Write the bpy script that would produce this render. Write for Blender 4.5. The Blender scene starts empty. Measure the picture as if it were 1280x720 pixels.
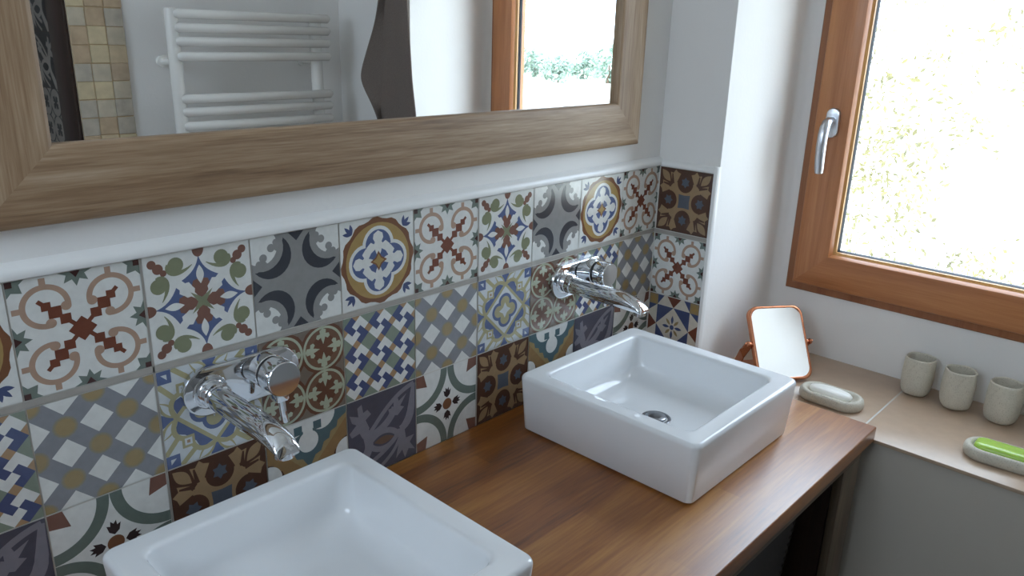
import bpy, bmesh, math, random
from mathutils import Vector, Matrix, noise
from mathutils.geometry import tessellate_polygon
PI = math.pi
random.seed(7)
T = 0.15            # one wall tile is 15 cm; shapes below are written in tiles
ZF = 5.7            # worktop height above the floor, in tiles
COL = bpy.context.scene.collection
scene = bpy.context.scene


def W(p):
    return Vector((p[0] * T, p[1] * T, (p[2] + ZF) * T))


# ------------------------------------------------------------------ materials
def lin(h):
    h = h.lstrip('#')
    v = [int(h[i:i + 2], 16) / 255 for i in (0, 2, 4)]
    return tuple((c / 12.92 if c <= .04045 else ((c + .055) / 1.055) ** 2.4) for c in v) + (1,)


def base(name):
    m = bpy.data.materials.new(name)
    m.use_nodes = True
    nt = m.node_tree
    b = nt.nodes['Principled BSDF']
    return m, nt, b


def N(nt, typ, **kw):
    n = nt.nodes.new(typ)
    for k, v in kw.items():
        if k in n.inputs:
            n.inputs[k].default_value = v
        else:
            setattr(n, k, v)
    return n


def mat(name, col, rough=.5, metal=0, spec=.5, var=.06, scale=30, bump=0, bscale=200, coat=0, speckle=None):
    m, nt, b = base(name)
    c = lin(col) if isinstance(col, str) else tuple(col) + (1,)
    b.inputs['Roughness'].default_value = rough
    b.inputs['Metallic'].default_value = metal
    b.inputs['Specular IOR Level'].default_value = spec
    if coat:
        b.inputs['Coat Weight'].default_value = coat
        b.inputs['Coat Roughness'].default_value = .08
    tc = N(nt, 'ShaderNodeTexCoord')
    no = N(nt, 'ShaderNodeTexNoise', Scale=scale, Detail=4.0)
    nt.links.new(tc.outputs['Object'], no.inputs['Vector'])
    ra = N(nt, 'ShaderNodeValToRGB')
    ra.color_ramp.elements[0].position = .3
    ra.color_ramp.elements[1].position = .7
    ra.color_ramp.elements[0].color = tuple(x * (1 - var) for x in c[:3]) + (1,)
    ra.color_ramp.elements[1].color = tuple(min(1, x * (1 + var)) for x in c[:3]) + (1,)
    nt.links.new(no.outputs['Fac'], ra.inputs['Fac'])
    out = ra.outputs['Color']
    if speckle:
        n2 = N(nt, 'ShaderNodeTexNoise', Scale=speckle[1], Detail=2.0)
        nt.links.new(tc.outputs['Object'], n2.inputs['Vector'])
        r2 = N(nt, 'ShaderNodeValToRGB')
        r2.color_ramp.elements[0].position = .56
        r2.color_ramp.elements[1].position = .68
        nt.links.new(n2.outputs['Fac'], r2.inputs['Fac'])
        mx = N(nt, 'ShaderNodeMixRGB')
        mx.inputs['Color2'].default_value = lin(speckle[0])
        nt.links.new(r2.outputs['Color'], mx.inputs['Fac'])
        nt.links.new(out, mx.inputs['Color1'])
        out = mx.outputs['Color']
    nt.links.new(out, b.inputs['Base Color'])
    if bump:
        n3 = N(nt, 'ShaderNodeTexNoise', Scale=bscale, Detail=3.0)
        nt.links.new(tc.outputs['Object'], n3.inputs['Vector'])
        bp = N(nt, 'ShaderNodeBump', Strength=bump, Distance=.002)
        nt.links.new(n3.outputs['Fac'], bp.inputs['Height'])
        nt.links.new(bp.outputs['Normal'], b.inputs['Normal'])
    return m


def wood(name, cols, axis='X', rough=.4, stretch=18, scale=14, stave=None, spec=.5, coat=0, streak=.5):
    """grain running along one object axis; stave=(length,width) adds butcher-block staves"""
    m, nt, b = base(name)
    b.inputs['Roughness'].default_value = rough
    b.inputs['Specular IOR Level'].default_value = spec
    if coat:
        b.inputs['Coat Weight'].default_value = coat
        b.inputs['Coat Roughness'].default_value = .34
    tc = N(nt, 'ShaderNodeTexCoord')
    mp = N(nt, 'ShaderNodeMapping')
    s = [1, 1, 1]
    s['XYZ'.index(axis)] = 1 / stretch
    mp.inputs['Scale'].default_value = s
    nt.links.new(tc.outputs['Object'], mp.inputs['Vector'])
    n1 = N(nt, 'ShaderNodeTexNoise', Scale=scale, Detail=6.0, Roughness=.6, Distortion=.6)
    n2 = N(nt, 'ShaderNodeTexNoise', Scale=scale * 11, Detail=3.0)
    nt.links.new(mp.outputs['Vector'], n1.inputs['Vector'])
    nt.links.new(mp.outputs['Vector'], n2.inputs['Vector'])
    ad = N(nt, 'ShaderNodeMath', operation='MULTIPLY_ADD')
    ad.inputs[1].default_value = streak
    nt.links.new(n2.outputs['Fac'], ad.inputs[0])
    nt.links.new(n1.outputs['Fac'], ad.inputs[2])
    su = N(nt, 'ShaderNodeMath', operation='SUBTRACT')
    nt.links.new(ad.outputs[0], su.inputs[0])
    su.inputs[1].default_value = streak * .5
    fac = su.outputs[0]
    if stave:
        mp2 = N(nt, 'ShaderNodeMapping')
        mp2.inputs['Location'].default_value = (.13, .004, 0)
        nt.links.new(tc.outputs['Object'], mp2.inputs['Vector'])
        br = N(nt, 'ShaderNodeTexBrick')
        br.offset = .37
        br.inputs['Scale'].default_value = 1
        br.inputs['Brick Width'].default_value = stave[0]
        br.inputs['Row Height'].default_value = stave[1]
        br.inputs['Mortar Size'].default_value = 0
        br.inputs['Color1'].default_value = (0, 0, 0, 1)
        br.inputs['Color2'].default_value = (1, 1, 1, 1)
        nt.links.new(mp2.outputs['Vector'], br.inputs['Vector'])
        a2 = N(nt, 'ShaderNodeMath', operation='MULTIPLY_ADD')
        a2.inputs[1].default_value = .15
        nt.links.new(br.outputs['Color'], a2.inputs[0])
        nt.links.new(fac, a2.inputs[2])
        s2 = N(nt, 'ShaderNodeMath', operation='SUBTRACT')
        nt.links.new(a2.outputs[0], s2.inputs[0])
        s2.inputs[1].default_value = .075
        fac = s2.outputs[0]
    ra = N(nt, 'ShaderNodeValToRGB')
    els = ra.color_ramp.elements
    ps = [.25 + .5 * i / (len(cols) - 1) for i in range(len(cols))]
    els[0].position, els[0].color = ps[0], lin(cols[0])
    els[1].position, els[1].color = ps[-1], lin(cols[-1])
    for p, c in list(zip(ps, cols))[1:-1]:
        e = els.new(p)
        e.color = lin(c)
    nt.links.new(fac, ra.inputs['Fac'])
    nt.links.new(ra.outputs['Color'], b.inputs['Base Color'])
    bp = N(nt, 'ShaderNodeBump', Strength=.12, Distance=.001)
    nt.links.new(n2.outputs['Fac'], bp.inputs['Height'])
    nt.links.new(bp.outputs['Normal'], b.inputs['Normal'])
    return m


M = {}
M['plaster'] = mat('white_plaster', '#e6e4e1', .75, var=.02, scale=4, bump=.15, bscale=120)
M['plaster_shaded'] = mat('shade_toned_plaster', '#c1b9ad', .75, var=.02, scale=4, bump=.15, bscale=120)  # plaster darkened so the apron's shade sits in its colour
M['floor'] = mat('floor_tile', '#5f574e', .5, var=.1, scale=6)
M['white_trim'] = mat('white_glossy_trim', '#ebebe9', .3, var=.01)
M['grout'] = mat('pale_grout', '#c9c6be', .8, var=.05)
M['grout_grey'] = mat('grey_grout', '#a09b93', .8, var=.08)
M['ceramic'] = mat('white_ceramic', '#e8eaec', .07, spec=.55, var=.005)
M['chrome'] = mat('polished_chrome', '#dfe2e6', .05, metal=1, var=.01)
M['chrome_dark'] = mat('dark_groove', '#15161a', .3, var=.05)
M['satin'] = mat('satin_aluminium', '#c9ccd2', .3, metal=1, var=.02)
M['steel'] = mat('brushed_steel', '#9a9ca0', .28, metal=1, var=.05)
M['worktop'] = wood('butcher_block', ['#60330a', '#864b12', '#9b6020', '#ad7632'], 'X', .4, 14, 16, (.62, .042), streak=.5, spec=.8, coat=.4)
M['oakX'] = wood('limed_oak', ['#745941', '#8e7256', '#a2886c', '#b59f86'], 'X', .5, 22, 34, streak=.5)
M['oakZ'] = wood('limed_oak_upright', ['#745941', '#8e7256', '#a2886c', '#b59f86'], 'Z', .5, 22, 34, streak=.5)
M['winY'] = wood('varnished_pine', ['#9a5f38', '#af7349', '#bf8559'], 'Y', .33, 22, 30, streak=.3)
M['winZ'] = wood('varnished_pine_upright', ['#9a5f38', '#af7349', '#bf8559'], 'Z', .33, 22, 30, streak=.3)
M['win_fix'] = wood('varnished_pine_shaded', ['#804b2c', '#925d3b', '#9e6944'], 'Z', .36, 22, 30, streak=.3)  # the sash pine toned darker, shade of the overhang put into the colour
M['bead'] = wood('glazing_bead_wood', ['#a8743f', '#c29155', '#cf9f63'], 'Z', .3, 22, 30)
M['gasket'] = mat('dark_gasket', '#1d1d24', .5)
M['vanity'] = wood('vanity_wood', ['#4f4233', '#665543', '#786551'], 'Z', .45, 14, 18)
M['vanityX'] = wood('vanity_rail_wood', ['#4f4233', '#665543', '#786551'], 'X', .45, 14, 18)
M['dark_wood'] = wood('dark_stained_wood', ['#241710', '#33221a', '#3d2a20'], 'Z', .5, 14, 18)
M['stone'] = mat('beige_stone', '#b79f88', .3, var=.05, scale=40, bump=.04)
M['dish_stone'] = mat('grey_sandstone', '#c6c0b1', .7, var=.05, scale=60, bump=.2, bscale=600, speckle=('#aea797', 420))
M['copper'] = mat('rose_copper', '#cf8a66', .25, metal=.85, var=.04)
M['soap_white'] = mat('white_soap', '#eceae2', .4, var=.02)
m, nt, b = base('green_soap')
b.inputs['Base Color'].default_value = lin('#a8cc58')
b.inputs['Roughness'].default_value = .25
b.inputs['Subsurface Weight'].default_value = .4
b.inputs['Subsurface Radius'].default_value = (.01, .02, .004)
M['soap_green'] = m
M['towel'] = mat('taupe_terry', '#7a6e66', .95, var=.12, scale=300, bump=.8, bscale=900)
M['enamel'] = mat('white_enamel', '#ebe9e4', .25, var=.01)
M['wicker'] = mat('dark_rattan', '#221c1a', .5, var=.3, scale=150)
M['leaf'] = mat('sunlit_leaf', '#706840', .55, var=.5, scale=3)
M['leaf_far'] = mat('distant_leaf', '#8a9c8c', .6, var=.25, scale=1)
M['bark'] = mat('bark', '#6b5544', .8, var=.2)
M['ground'] = mat('pale_dry_ground', '#dcd6c4', .9, var=.06, scale=.6)
m, nt, b = base('mirror_silver')
b.inputs['Base Color'].default_value = (.93, .94, .94, 1)
b.inputs['Metallic'].default_value = 1
b.inputs['Roughness'].default_value = 0.0
M['mirror'] = m
# window pane: clear with a faint fresnel reflection
m, nt, b = base('window_glass')
nt.nodes.remove(b)
tr = N(nt, 'ShaderNodeBsdfTransparent')
tr.inputs['Color'].default_value = (.96, .98, .97, 1)
gl = N(nt, 'ShaderNodeBsdfGlossy', Roughness=.0)
fr = N(nt, 'ShaderNodeFresnel', IOR=1.45)
ge = N(nt, 'ShaderNodeNewGeometry')
io = N(nt, 'ShaderNodeMapRange')      # same reflectance on either face of the pane
io.inputs['To Min'].default_value = 1.45
io.inputs['To Max'].default_value = 1 / 1.45
nt.links.new(ge.outputs['Backfacing'], io.inputs['Value'])
nt.links.new(io.outputs[0], fr.inputs['IOR'])
mx = N(nt, 'ShaderNodeMixShader')
nt.links.new(fr.outputs[0], mx.inputs[0])
nt.links.new(tr.outputs[0], mx.inputs[1])
nt.links.new(gl.outputs[0], mx.inputs[2])
nt.links.new(mx.outputs[0], nt.nodes['Material Output'].inputs['Surface'])
M['glass'] = m

# ------------------------------------------------------------------ mesh helpers (shapes in tiles)
def new():
    return bmesh.new()


def box(bm, x0, x1, y0, y1, z0, z1, bev=0, seg=2, mi=0):
    vs = [bm.verts.new((x, y, z)) for x in (x0, x1) for y in (y0, y1) for z in (z0, z1)]
    idx = [(0, 1, 3, 2), (4, 6, 7, 5), (0, 4, 5, 1), (2, 3, 7, 6), (0, 2, 6, 4), (1, 5, 7, 3)]
    fs = [bm.faces.new([vs[i] for i in f]) for f in idx]
    for f in fs:
        f.material_index = mi
    if bev:
        es = list({e for f in fs for e in f.edges})
        r = bmesh.ops.bevel(bm, geom=es, offset=bev, segments=seg, profile=.5, affect='EDGES')
        for f in r['faces']:
            f.material_index = mi
    return fs


def frame_of(d):
    d = Vector(d).normalized()
    a = Vector((0, 0, 1)) if abs(d.z) < .9 else Vector((1, 0, 0))
    u = d.cross(a).normalized()
    return d, u, d.cross(u).normalized()


def lathe(bm, o, d, prof, n=48, mi=0, caps=True):
    """prof: (radius, distance along d)"""
    d, u, v = frame_of(d)
    o = Vector(o)
    rings = []
    for r, h in prof:
        rings.append([bm.verts.new(o + d * h + (u * math.cos(2 * PI * k / n) + v * math.sin(2 * PI * k / n)) * r) for k in range(n)])
    for a, b_ in zip(rings, rings[1:]):
        for k in range(n):
            bm.faces.new((a[k], a[(k + 1) % n], b_[(k + 1) % n], b_[k])).material_index = mi
    if caps:
        bm.faces.new(rings[0][::-1]).material_index = mi
        bm.faces.new(rings[-1]).material_index = mi
    return rings


def tube(bm, pts, rad, n=16, flat=None, mi=0):
    """swept tube through pts; rad a number or list; flat=(direction, factor) squashes the section"""
    pts = [Vector(p) for p in pts]
    rs = rad if isinstance(rad, (list, tuple)) else [rad] * len(pts)
    rings = []
    pu = None
    for i, p in enumerate(pts):
        t = (pts[min(i + 1, len(pts) - 1)] - pts[max(i - 1, 0)]).normalized()
        if pu is None:
            _, u, v = frame_of(t)
        else:
            u = (pu - t * pu.dot(t)).normalized()
            v = t.cross(u)
        pu = u
        ring = []
        for k in range(n):
            o = (u * math.cos(2 * PI * k / n) + v * math.sin(2 * PI * k / n)) * rs[i]
            if flat:
                fd = Vector(flat[0]).normalized()
                o = o - fd * o.dot(fd) * (1 - flat[1])
            ring.append(bm.verts.new(p + o))
        rings.append(ring)
    for a, b_ in zip(rings, rings[1:]):
        for k in range(n):
            bm.faces.new((a[k], a[(k + 1) % n], b_[(k + 1) % n], b_[k])).material_index = mi
    bm.faces.new(rings[0][::-1]).material_index = mi
    bm.faces.new(rings[-1]).material_index = mi


def loft(bm, loops, cap0=True, cap1=True, mi=0):
    rings = [[bm.verts.new(p) for p in l] for l in loops]
    n = len(rings[0])
    for a, b_ in zip(rings, rings[1:]):
        for k in range(n):
            bm.faces.new((a[k], a[(k + 1) % n], b_[(k + 1) % n], b_[k])).material_index = mi
    if cap0:
        bm.faces.new(rings[0][::-1]).material_index = mi
    if cap1:
        bm.faces.new(rings[-1]).material_index = mi
    return rings


def rrect(cx, cy, hx, hy, r, n=8):
    """rounded rectangle outline, counter-clockwise, as 2-D points"""
    r = min(r, hx - 1e-4, hy - 1e-4)
    out = []
    for i, (sx, sy) in enumerate(((1, 1), (-1, 1), (-1, -1), (1, -1))):
        for k in range(n + 1):
            a = PI / 2 * (i + k / n)
            out.append((cx + sx * (hx - r) + r * math.cos(a), cy + sy * (hy - r) + r * math.sin(a)))
    return out


def obj(name, bm, mats, parent=None, smooth=35, o=None):
    """link the bmesh as one object; origin at its base (or at o)"""
    bmesh.ops.recalc_face_normals(bm, faces=bm.faces[:])
    return obj_raw(name, bm, mats, parent, smooth, o)


def obj_raw(name, bm, mats, parent=None, smooth=35, o=None):
    me = bpy.data.meshes.new(name)
    bm.verts.ensure_lookup_table()
    ws = [W(v.co) for v in bm.verts]
    if parent is not None:
        org = Vector((0, 0, 0))
        pr = parent
        while pr is not None:
            org += pr.location
            pr = pr.parent
    elif o is not None:
        org = W(o)
    else:
        mn = [min(w[i] for w in ws) for i in range(3)]
        mx_ = [max(w[i] for w in ws) for i in range(3)]
        org = Vector(((mn[0] + mx_[0]) / 2, (mn[1] + mx_[1]) / 2, mn[2]))
    for v, w in zip(bm.verts, ws):
        v.co = w - org
    bm.to_mesh(me)
    bm.free()
    if not isinstance(mats, (list, tuple)):
        mats = [mats]
    for m_ in mats:
        me.materials.append(m_)
    if smooth:
        for p in me.polygons:
            p.use_smooth = True
        me.set_sharp_from_angle(angle=math.radians(smooth))
    ob = bpy.data.objects.new(name, me)
    COL.objects.link(ob)
    if parent is not None:
        ob.parent = parent
    else:
        ob.location = org
    return ob


def root(name, loc):
    e = bpy.data.objects.new(name, None)
    e.empty_display_size = .05
    e.location = W(loc)
    COL.objects.link(e)
    return e


def tag(o, label, cat, group=None, kind=None):
    o['label'] = label
    o['category'] = cat
    if group:
        o['group'] = group
    if kind:
        o['kind'] = kind
    return o


def struct(o, label=None):
    o['kind'] = 'structure'
    if label:
        o['label'] = label
    return o


def copy_tree(o, parent=None):
    c = o.copy()
    COL.objects.link(c)
    if parent is not None:
        c.parent = parent
    for ch in [q for q in bpy.data.objects if q.parent == o]:
        copy_tree(ch, c)
    return c


# ------------------------------------------------------------------ the room shell
XL, YF, ZC = -15.0, -8.6, 11.0
RX = 2.39            # face of the wall the window sits in
YR0, YR1 = -1.065, -6.17   # the two reveals of the window recess
LED = -.235          # top of the stone ledge
ZL = 8.7             # lintel of the recess

bm = new(); box(bm, XL - 1, 3.6, YF - 6.5, 1.2, -ZF - .6, -ZF)
struct(obj('floor', bm, M['floor']))
bm = new(); box(bm, XL - 1, 3.6, YF - 6.5, 1.2, ZC, ZC + .8)
struct(obj('ceiling', bm, M['plaster']))
bm = new(); box(bm, XL - 1, 3.6, 0, 1.2, -ZF, ZC)
struct(obj('wall_back', bm, M['plaster'], smooth=0))
SY0, SY1, SZ0, SZ1 = -1.4, -6.1, 4.4, 9.9      # opening of a window added behind the camera for fill light
bm = new()
box(bm, XL - 1, XL, YF - 6.5, SY1, -ZF, ZC)
box(bm, XL - 1, XL, SY0, 0, -ZF, ZC)
box(bm, XL - 1, XL, SY1, SY0, -ZF, SZ0)
box(bm, XL - 1, XL, SY1, SY0, SZ1, ZC)
struct(obj('wall_left', bm, M['plaster'], smooth=0))

# right wall: piers either side of the recess, apron under the ledge, lintel, and the thin wall round the window
WY0, WY1, WZ0, WZ1 = -1.315, -6.2, .866, 8.25
bm = new()
R_ = .16
def pier(bm, ya, yb, cs, z0, z1):
    """plan outline lofted upwards"""
    loft(bm, [[(x, y, z0) for x, y in cs], [(x, y, z1) for x, y in cs]])
arc0 = [(RX - R_ + R_ * math.sin(a), YR0 - R_ + R_ * math.cos(a)) for a in [i * PI / 2 / 8 for i in range(9)]]
pier(bm, 0, 0, [(0, 0), (0, YR0)] + [(RX - R_, YR0)] + [(RX - R_ + R_ * math.sin(i * PI / 16), YR0 - R_ + R_ * math.cos(i * PI / 16)) for i in range(1, 9)] + [(RX, WY0), (3.3, WY0), (3.3, 0)], -ZF, ZC)
YS = -6.4            # the far reveal splays a little
pier(bm, 0, 0, [(0, YF), (3.3, YF), (3.3, WY1), (RX, WY1)] + [(RX - R_ + R_ * math.cos(i * PI / 16), YS + R_ - R_ * math.sin(i * PI / 16)) for i in range(9)] + [(0, YR1)], -ZF, ZC)
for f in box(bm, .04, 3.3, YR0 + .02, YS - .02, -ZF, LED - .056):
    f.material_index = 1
box(bm, RX, 3.3, WY0 + .001, WY1 - .001, LED - .2, WZ0)
box(bm, RX, 3.3, WY0 + .001, WY1 - .001, WZ1, ZC)
box(bm, 0, RX + .01, YR0 + .02, YS - .02, ZL, ZC)
struct(obj('wall_right', bm, [M['plaster'], M['plaster_shaded']]))

# front wall (behind the camera, seen in the mirror) with an opening to the shower on the left
JX = -5.52
bm = new()
box(bm, JX, 3.3, YF - .9, YF, -ZF, ZC)
box(bm, XL, -12.2, YF - .9, YF, -ZF, ZC)
box(bm, XL, 3.3, YF - 6.5, YF - 5.6, -ZF, ZC)
box(bm, -12.2, JX, YF - .9, YF, 8.4, ZC)
box(bm, JX, JX + .8, YF - 5.6, YF - .9, -ZF, ZC)
box(bm, -12.2, -11.5, YF - 5.6, YF - .9, -ZF, ZC)
struct(obj('wall_front', bm, M['plaster'], smooth=0))

# ------------------------------------------------------------------ patterned cement tiles
TC = {}
def tc(name, col, rough=.15):
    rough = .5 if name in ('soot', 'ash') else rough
    c = lin(col)[:3]
    g = .3 * c[0] + .55 * c[1] + .15 * c[2]
    col = tuple(q + (g - q) * .2 for q in c)
    TC[name] = mat('glaze_' + name, col, rough, var=.05, scale=90, spec=.6)
for n_, c_ in dict(white='#d8d9d4', cream='#d3cbb9', rust='#7a4029', tan='#b08d74', sage='#6d7a70', maroon='#4a2c28',
                   olive='#7f8461', blue='#50628f', brick='#7d5242', grey='#8b8a88', charcoal='#3b3e46', ochre='#a8863f',
                   umber='#7e4f2c', navy='#45527c', plaid='#83848a', gold='#9c8450', gold_a='#928460', gold_b='#8a8474',
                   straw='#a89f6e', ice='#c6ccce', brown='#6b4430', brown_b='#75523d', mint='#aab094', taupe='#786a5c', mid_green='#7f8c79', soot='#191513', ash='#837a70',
                   amber='#a8845a', pine='#65746a', dark='#3a2c2c', cocoa='#553626', sand='#9c7c52', slate='#545c68',
                   teal='#4d6a70', bronze='#94713f', ink='#4c4d5b', umber2='#6a5242', mauve='#7c7a85').items():
    tc(n_, c_)


class Pat:
    """a flat tile pattern: painted patches in the unit square, each with a level that says what lies on what"""
    def __init__(s, bg):
        s.p = [(0, bg, [(0, 0), (1, 0), (1, 1), (0, 1)])]
        s.f = [lambda q: q]

    def add(s, lv, col, pts):
        for f in s.f:
            s.p.append((lv, col, [f(q) for q in pts]))

    def four(s):
        s.f = [lambda q: q, lambda q: (1 - q[1], q[0]), lambda q: (1 - q[0], 1 - q[1]), lambda q: (q[1], 1 - q[0])]
        return s

    def eight(s):
        s.four()
        s.f = s.f + [(lambda g: (lambda q: g((1 - q[0], q[1]))))(g) for g in list(s.f)]
        return s

    def two(s):
        s.f = [lambda q: q, lambda q: (1 - q[0], q[1])]
        return s

    def one(s):
        s.f = [lambda q: q]
        return s

    def disc(s, lv, col, cx, cy, r, n=28, ry=None, rot=0):
        ry = ry or r
        c, si = math.cos(rot), math.sin(rot)
        s.add(lv, col, [(cx + c * r * math.cos(a) - si * ry * math.sin(a), cy + si * r * math.cos(a) + c * ry * math.sin(a)) for a in [2 * PI * k / n for k in range(n)]])

    def arc(s, lv, col, cx, cy, r, w, a0, a1, n=24, w1=None):
        w1 = w if w1 is None else w1
        A = [math.radians(a0 + (a1 - a0) * k / n) for k in range(n + 1)]
        ww = [w + (w1 - w) * k / n for k in range(n + 1)]
        s.add(lv, col, [(cx + (r + q / 2) * math.cos(a), cy + (r + q / 2) * math.sin(a)) for a, q in zip(A, ww)] +
              [(cx + (r - q / 2) * math.cos(a), cy + (r - q / 2) * math.sin(a)) for a, q in list(zip(A, ww))[::-1]])

    def lens(s, lv, col, x0, y0, x1, y1, w, n=10):
        dx, dy = x1 - x0, y1 - y0
        L = math.hypot(dx, dy)
        nx, ny = -dy / L, dx / L
        up = [(x0 + dx * k / n + nx * w * math.sin(PI * k / n), y0 + dy * k / n + ny * w * math.sin(PI * k / n)) for k in range(n + 1)]
        dn = [(x0 + dx * k / n - nx * w * math.sin(PI * k / n), y0 + dy * k / n - ny * w * math.sin(PI * k / n)) for k in range(n - 1, 0, -1)]
        s.add(lv, col, up + dn)

    def line(s, lv, col, pts, w):
        """a stroke of even or changing width"""
        ws = w if isinstance(w, (list, tuple)) else [w] * len(pts)
        a, b_ = [], []
        for i, p in enumerate(pts):
            q, r = pts[max(i - 1, 0)], pts[min(i + 1, len(pts) - 1)]
            dx, dy = r[0] - q[0], r[1] - q[1]
            L = math.hypot(dx, dy) or 1
            a.append((p[0] - dy / L * ws[i] / 2, p[1] + dx / L * ws[i] / 2))
            b_.append((p[0] + dy / L * ws[i] / 2, p[1] - dx / L * ws[i] / 2))
        s.add(lv, col, a + b_[::-1])

    def sq(s, lv, col, cx, cy, h):
        s.add(lv, col, [(cx - h, cy - h), (cx + h, cy - h), (cx + h, cy + h), (cx - h, cy + h)])

    def dia(s, lv, col, cx, cy, h):
        s.add(lv, col, [(cx - h, cy), (cx, cy - h), (cx + h, cy), (cx, cy + h)])


def bez(p0, p1, p2, p3, n=10):
    o = []
    for k in range(n + 1):
        t = k / n
        o.append(tuple((1 - t) ** 3 * a + 3 * (1 - t) ** 2 * t * b_ + 3 * (1 - t) * t * t * c + t ** 3 * d for a, b_, c, d in zip(p0, p1, p2, p3)))
    return o


def t_cross():
    p = Pat('white')
    p.dia(2, 'rust', .5, .5, .11)
    p.four()
    p.line(1, 'rust', [(.5, .5), (.8, .8)][:2], .035)
    for d, h in ((.115, .042), (.185, .05), (.245, .036)):
        p.sq(2, 'rust', .5 + d, .5 + d, h)
    c = .745
    p.arc(1, 'tan', c, c, .165, .045, -90 - 8, 180 + 8, 36)
    for a in (-98, 188):
        p.disc(2, 'tan', c + .148 * math.cos(math.radians(a)), c + .148 * math.sin(math.radians(a)), .04, 18)
    p.add(1, 'tan', [(c - .024, c + .18), (c + .024, c + .18), (c + .024, .985), (c - .024, .985)])
    p.add(1, 'tan', [(c + .18, c - .024), (c + .18, c + .024), (.985, c + .024), (.985, c - .024)])
    st = [(.5 + r * math.cos(a), 1 + r * math.sin(a)) for k in range(9) for a, r in [(PI + PI * k / 8, .13 if k % 2 == 0 else .075)]]
    p.add(1, 'sage', st)
    p.add(2, 'maroon', [(.46, 1), (.5, .945), (.54, 1)])
    p.add(1, 'sage', [(.865, 1), (.905, .965), (.89, .89), (.965, .905), (1, .865), (1, 1)])
    p.add(2, 'maroon', [(.95, 1), (.95, .95), (1, .95), (1, 1)])
    return p


def t_olive():
    p = Pat('white')
    p.add(3, 'olive', [(.5 + r * math.cos(a), .5 + r * math.sin(a)) for k in range(8) for a, r in [(PI / 4 + PI / 4 * k, .15 if k % 2 == 0 else .04)]])
    p.four()
    p.add(1, 'blue', bez((.5, .95), (.515, .84), (.58, .775), (.675, .73), 8) + [(.645, .70), (.61, .705), (.58, .66), (.56, .655), (.5, .60), (.44, .655), (.42, .66), (.39, .705), (.355, .70)] + bez((.325, .73), (.42, .775), (.485, .84), (.5, .95), 8)[:-1])
    p.add(2, 'brick', [(.5, .54), (.54, .565), (.565, .60), (.56, .635), (.585, .665), (.57, .71), (.53, .72), (.5, .70), (.47, .72), (.43, .71), (.415, .665), (.44, .635), (.435, .60), (.46, .565)])
    p.lens(3, 'white', .5, .67, .5, .85, .036)
    p.add(1, 'brick', [(.5 + .055 * math.cos(a), 1 + .075 * math.sin(a)) for a in [PI + PI * k / 10 for k in range(11)]])
    for d, r in ((.075, .04), (.125, .048), (.17, .03)):
        p.disc(1, 'brick', 1 - d, 1 - d, r, 16)
    p.eight()
    p.disc(1, 'olive', .715, .885, .072, 20)
    p.line(2, 'olive', bez((.775, .90), (.80, .82), (.70, .765), (.565, .865), 12), [.045, .06, .068, .07, .068, .064, .058, .05, .042, .034, .026, .016, .006])
    return p


def t_grey(a='grey', b_='charcoal'):
    p = Pat(a).four()
    p.disc(1, b_, .785, .79, .225)
    p.disc(2, a, .875, .875, .225)
    p.disc(3, 'white', .9, .9, .185)
    p.add(3, 'white', [(.76, 1), (.76, .93), (.93, .76), (1, .76), (1, 1)])
    for x, y, r in ((.785, .875, .042), (.875, .785, .042), (.705, .885, .055), (.885, .705, .055), (.73, .925, .035), (.925, .73, .035), (.69, .955, .04), (.955, .69, .04)):
        p.disc(4, a, x, y, r, 16)
    p.add(1, b_, [(.41, 1), (.5, .905), (.59, 1)])
    return p


def t_circle():
    p = Pat('white')
    p.add(1, 'umber', [(.5 + r * math.cos(a), .5 + r * math.sin(a)) for k in range(48) for a, r in [(2 * PI * k / 48, .5 if k % 4 in (0, 1) else .478)]])
    p.disc(2, 'ochre', .5, .5, .435, 40)
    for r, c, l in ((.212, 'white', 3), (.172, 'blue', 4)):
        p.four().disc(l, c, .5, .685, r, 28)
        p.one().sq(l, c, .5, .5, r * .95)
    p.four()
    # fleur: three lobes on a stem
    p.add(5, 'white', [(.5, .53), (.535, .60), (.545, .635), (.60, .60), (.655, .615), (.66, .67), (.625, .70), (.60, .72), (.56, .695), (.545, .715), (.57, .76), (.56, .81), (.5, .845), (.44, .81), (.43, .76), (.455, .715), (.44, .695), (.40, .72), (.375, .70), (.34, .67), (.345, .615), (.40, .60), (.455, .635), (.465, .60)])
    p.one()
    p.add(6, 'umber', [(.5 + r * math.cos(a), .5 + r * math.sin(a)) for k in range(8) for a, r in [(PI / 2 + PI / 4 * k, .115 if k % 2 == 0 else .06)]])
    p.add(7, 'ochre', [(.5 + r * math.cos(a), .5 + r * math.sin(a)) for k in range(8) for a, r in [(PI / 2 + PI / 4 * k, .08 if k % 2 == 0 else .042)]])
    p.four()
    for a, l in ((45, .13), (8, .12), (82, .12)):
        q = math.radians(a)
        p.lens(1, 'navy', .845, .845, .845 + l * math.cos(q), .845 + l * math.sin(q), .022, 6)
    return p


def t_plaid():
    p = Pat('white')
    for c in (0, .5, 1, 1.5, 2):
        w = .115
        p.add(1, 'plaid', [(c - w, 0), (c + w, 0), (c + w - 1, 1), (c - w - 1, 1)])
    for c in (-1, -.5, 0, .5, 1):
        w = .115
        p.add(1, 'plaid', [(c - w, 0), (c + w, 0), (c + w + 1, 1), (c - w + 1, 1)])
    for i in range(5):
        for j in range(5):
            if (i + j) % 2 == 0:
                p.disc(2, 'gold_b', i / 4, j / 4, .1, 14)
                p.disc(3, 'gold_a', i / 4, j / 4, .088, 14)
                p.disc(4, 'gold', i / 4, j / 4, .074, 14)
    return p


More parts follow.
